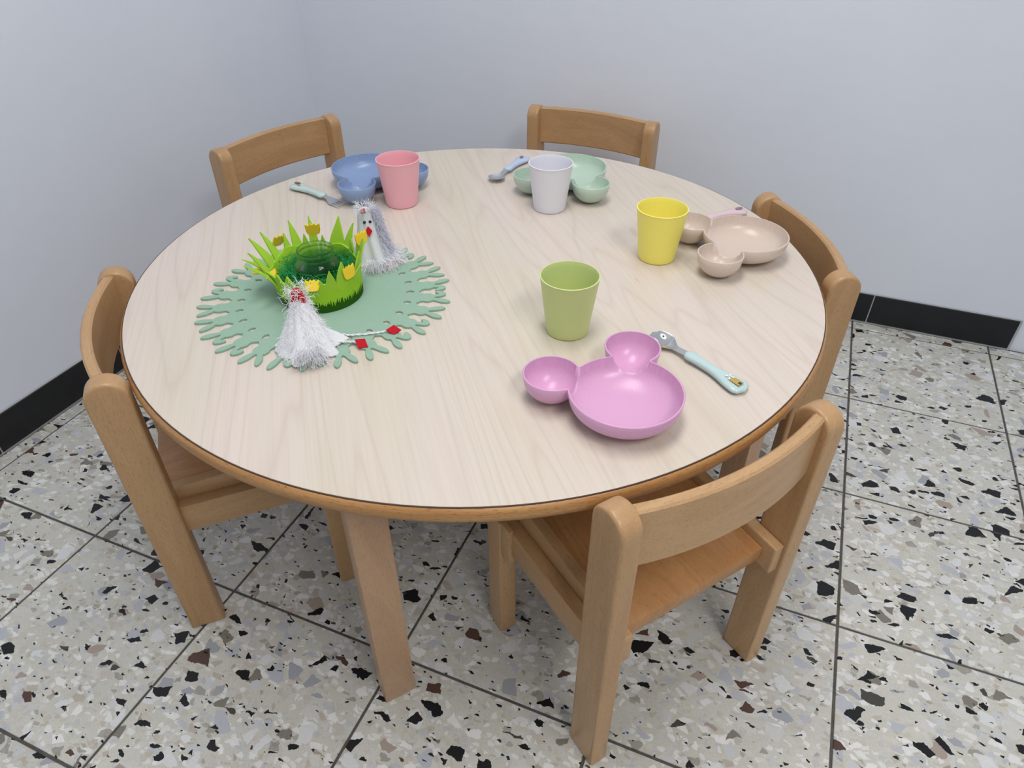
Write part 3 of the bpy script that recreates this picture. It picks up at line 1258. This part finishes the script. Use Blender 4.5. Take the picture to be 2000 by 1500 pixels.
# glass jar
JZ = .0066
prof = [(0, .0015), (.026, .0008), (.034, 0), (.0375, .004), (.0385, .012), (.0385, .046), (.0372, .056), (.0325, .0635), (.0292, .067), (.0288, .070), (.0302, .0725), (.0302, .0745), (.0290, .0762), (.0290, .0800), (.0298, .0815), (.0300, .0832), (.0290, .0845),
        (.0272, .0845), (.0262, .0832), (.0264, .070), (.0270, .066), (.0300, .0620), (.0345, .055), (.0362, .046), (.0362, .012), (.0352, .006), (.032, .0032), (.02, .0036), (0, .0040)]
prof = [(r_, z * .92) for r_, z in prof]
o = bm_obj('glass_jar', lathe_bm(prof, 72), mat_glass(), None, 60)
o.location = (BC[0] - .001, BC[1] + .001, H + MATZ + .0035)
tag(o, 'small clear glass jar standing inside the felt basket', 'jar')

# ------------------------------------------------------------------ cloth hens
M_CLOTH = mat_felt('white_cotton', (238, 239, 244), 0.6)
M_FRAY = plain('white_yarn', (240, 241, 246), 0.9, 0.1)
M_LILAC = plain('pale_lilac_fluff', (206, 206, 222), 0.95, 0.1)
M_RED = mat_felt('red_felt', (204, 36, 48), 0.3)
M_BLACK = plain('black_eye', (24, 26, 32), 0.3)


def hen_body(parent, hgt, rb, rt, seed, lean=(0, 0), lobes=5):
    rg = random.Random(seed)
    ph = [rg.uniform(0, 6.28) for _ in range(4)]
    bm = bmesh.new()
    n, m_ = 56, 22
    rows = []
    for j in range(m_ + 1):
        t_ = j / m_
        z = hgt * t_
        r0 = rt + (rb - rt) * (1 - t_) ** 1.25
        row = []
        for k in range(n):
            a = 2 * pi * k / n
            w = (1 - t_) ** 1.3
            r_ = r0 * (1 + w * (.13 * sin(lobes * a + ph[0]) + .08 * sin((lobes + 4) * a + ph[1])) + .03 * sin(9 * a + 7 * t_ + ph[2]))
            if t_ > .9:
                r_ *= sqrt(max(0.02, 1 - ((t_ - .9) / .1) ** 2))
            row.append(bm.verts.new((r_ * cos(a) + lean[0] * t_, r_ * sin(a) + lean[1] * t_, z)))
        rows.append(row)
    for a, b in zip(rows, rows[1:]):
        for k in range(n):
            bm.faces.new((a[k], a[(k + 1) % n], b[(k + 1) % n], b[k]))
    bm.faces.new(rows[0][::-1])
    bm.faces.new(rows[-1])
    return bm_obj('body', bm, M_CLOTH, parent, 60)


def strands(parent, name, mat, items, rad=.00028):
    """items: (point, direction, length, gravity)"""
    bm = bmesh.new()
    for p, d, L, gy, wob in items:
        p = Vector(p)
        d = Vector(d).normalized()
        pts = []
        n = 6
        for k in range(n + 1):
            pts.append(p.copy())
            d = (d + Vector((rng.gauss(0, wob), rng.gauss(0, wob), rng.gauss(0, wob) - gy))).normalized()
            p = p + d * (L / n)
            p.z = max(p.z, .0006)
        tube(bm, pts, [rad * (1 - .5 * k / n) for k in range(n + 1)], 3, False)
    o = bm_obj(name, bm, mat, parent, 0)
    o['kind'] = 'stuff'
    return o


def diamond(parent, name, c, out, up, w, h, th=.0022, mat=None):
    """flat rhombus facing 'out'"""
    out = Vector(out).normalized()
    up = Vector(up)
    up = (up - out * up.dot(out)).normalized()
    s = out.cross(up)
    c = Vector(c)
    bm = bmesh.new()
    fr = [bm.verts.new(c + q + out * th) for q in (up * h, s * w, -up * h * 1.1, -s * w)]
    bk_ = [bm.verts.new(c + q * 1.04 - out * th * .5) for q in (up * h, s * w, -up * h * 1.1, -s * w)]
    bm.faces.new(fr)
    bm.faces.new(bk_[::-1])
    for k in range(4):
        bm.faces.new((bk_[k], bk_[(k + 1) % 4], fr[(k + 1) % 4], fr[k]))
    return bm_obj(name, bm, mat or M_RED, parent, 0)


# near hen, leaning towards the basket
N0 = (-.1210, -.3500)
nh = tag(empty('cloth_hen', (N0[0], N0[1], H + MATZ)), 'white cloth hen with frayed yarn head and long cord legs in front of the basket', 'hen figure')
hen_body(nh, .070, .043, .012, 4, (-.014, .018), 5)
# red head wedge above the body
bm = bmesh.new()
hd = [(-.0115, 0), (-.0105, .012), (-.005, .021), (.003, .022), (.0075, .014), (.011, 0)]
bmh = prism_bm(hd, 'x', -.004, .004, .001, 1)
ho = bm_obj('comb', bmh, M_RED, nh, 30)
ho.location = (-.0130, .0170, .0665)
ho.rotation_euler = (0, 0, radians(-75))
its = []
for i in range(120):                         # unravelled yarn curls round the head
    a = rng.uniform(0, 2 * pi)
    its.append(((-.015 + .009 * cos(a), .018 + .009 * sin(a), rng.uniform(.066, .090)), (cos(a), sin(a), rng.uniform(-.2, .9)), rng.uniform(.014, .034), .03, .75))
strands(nh, 'yarn_curls', M_FRAY, its, .00036)
its = []
for i in range(900):                         # frayed cloth over the body
    a = rng.uniform(0, 2 * pi)
    t_ = rng.random() ** 1.6
    r_ = .012 + .031 * (1 - t_) ** 1.25
    its.append(((r_ * cos(a) - .014 * t_, r_ * sin(a) + .018 * t_, .070 * t_ + .002), (cos(a) * .8, sin(a) * .8, -.5), rng.uniform(.005, .012), .14, .30))
for i in range(420):                          # tail fluff to the front
    a = radians(rng.uniform(-75, -20))
    its.append(((.036 * cos(a), .036 * sin(a), rng.uniform(.003, .024)), (cos(a), sin(a), .25), rng.uniform(.014, .034), .10, .25))
strands(nh, 'frayed_fringe', M_FRAY, its)
# cloth wings: small triangular flaps
def flap(parent, pts, name='wing', mat=M_CLOTH, th=.0012):
    bm = bmesh.new()
    vs = [bm.verts.new(p) for p in pts]
    bm.faces.new(vs)
    bmesh.ops.subdivide_edges(bm, edges=bm.edges[:], cuts=2, use_grid_fill=True)
    bm.normal_update()
    r_ = bmesh.ops.extrude_face_region(bm, geom=bm.faces[:])
    nv = [e for e in r_['geom'] if isinstance(e, bmesh.types.BMVert)]
    for e in nv:
        e.co.z += th
    return bm_obj(name, bm, mat, parent, 40)


flap(nh, [(.014, .014, .034), (.030, .036, .012), (.047, .040, .0025), (.036, -.002, .003)])
flap(nh, [(-.018, .002, .034), (-.040, .000, .012), (-.044, -.022, .003), (-.022, -.026, .012)])


def cord_leg(parent, pts):
    bm = bmesh.new()
    P = []
    n = 40
    V_ = [Vector(p) for p in pts]
    for i in range(n + 1):
        t_ = i / n * (len(V_) - 1)
        k = min(int(t_), len(V_) - 2)
        P.append(V_[k].lerp(V_[k + 1], t_ - k))
    for s in (0, pi):
        q = []
        for i, p in enumerate(P):
            a = i * .9 + s
            q.append(p + Vector((0, .0009 * cos(a), .0009 * sin(a) + .0005 * sin(i * .7))))
        tube(bm, q, .0010, 5)
    return bm_obj('cord_leg', bm, M_FRAY, parent, 60)


lg = cord_leg(nh, [(.022, .022, .010), (.034, .040, .006), (.050, .052, .0024), (.075, .068, .0024), (.092, .082, .0024)])
lg2 = cord_leg(nh, [(.030, .012, .008), (.044, .026, .005), (.056, .034, .003), (.066, .036, .0026)])
diamond(lg, 'foot', (.099, .084, .0035), (.3, -.5, .8), (1, .5, 0), .008, .011)
diamond(lg2, 'foot', (.073, .034, .0035), (.3, -.5, .8), (1, -.2, 0), .0085, .011)
diamond(nh, 'beak', (.0030, .0270, .040), (1, .2, .3), (0, 0, 1), .004, .006)

# far hen, upright with eyes and beak
F0 = (-.1690, -.0760)
fh = tag(empty('cloth_hen', (F0[0], F0[1], H + MATZ)), 'white cloth hen with black eyes and red beak standing behind the basket', 'hen figure')
hen_body(fh, .104, .037, .0125, 9, (-.006, -.004), 4)
dirc = Vector((.62, -.78, .0)).normalized()    # faces the viewer
perp = Vector((-dirc.y, dirc.x, 0))
hc = Vector((-.0055, -.0037, 0))
rr_at = lambda z: .0125 + .0245 * max(0.0, 1 - z / .104) ** 1.25
for s in (-1, 1):
    zz = .083
    p = hc + dirc * (rr_at(zz) - .0003) + perp * s * .0048 + Vector((0, 0, zz))
    bm = bmesh.new()
    bmesh.ops.create_uvsphere(bm, u_segments=12, v_segments=8, radius=.0026)
    e = bm_obj('eye', bm, M_BLACK, fh, 60)
    e.location = p
diamond(fh, 'beak', hc + dirc * (rr_at(.068) + .001) + Vector((0, 0, .068)), dirc + Vector((0, 0, .3)), (0, 0, 1), .0062, .0085)
diamond(fh, 'comb', hc + dirc * .0105 + perp * -.004 + Vector((0, 0, .1015)), dirc + Vector((0, 0, .6)), (.4, 0, 1), .0048, .0060)
its = []
for i in range(420):
    a = rng.uniform(0, 2 * pi)
    its.append(((.010 * cos(a) - .006, .010 * sin(a) - .004, rng.uniform(.094, .106)), (cos(a), sin(a), .7), rng.uniform(.006, .016), .06, .3))
for i in range(900):
    a = rng.uniform(0, 2 * pi)
    r_ = .034
    its.append(((r_ * cos(a), r_ * sin(a), rng.uniform(.002, .014)), (cos(a), sin(a), -.1), rng.uniform(.008, .020), .08, .2))
for i in range(600):                          # longer fray on the viewer's side
    a = radians(rng.uniform(-80, 60))
    its.append(((.035 * cos(a), .035 * sin(a), rng.uniform(.003, .022)), (cos(a), sin(a), .1), rng.uniform(.012, .030), .14, .2))
strands(fh, 'frayed_fringe', M_FRAY, its)
its = []
for i in range(2600):                         # lilac fluff shawl down the back and right side
    a = radians(rng.uniform(-18, 150))
    t_ = rng.random()
    z = .106 - .090 * t_
    r_ = rr_at(z) + .001
    its.append(((r_ * cos(a) - .004, r_ * sin(a) - .003, z), (cos(a), sin(a), -.3), rng.uniform(.008, .020), .15, .22))
strands(fh, 'fluff_shawl', M_LILAC, its)
for q in ((.034, -.020), (.040, -.006)):
    diamond(fh, 'foot', (q[0], q[1], .006), (.5, -.7, .5), (.7, .5, .2), .0060, .0068)
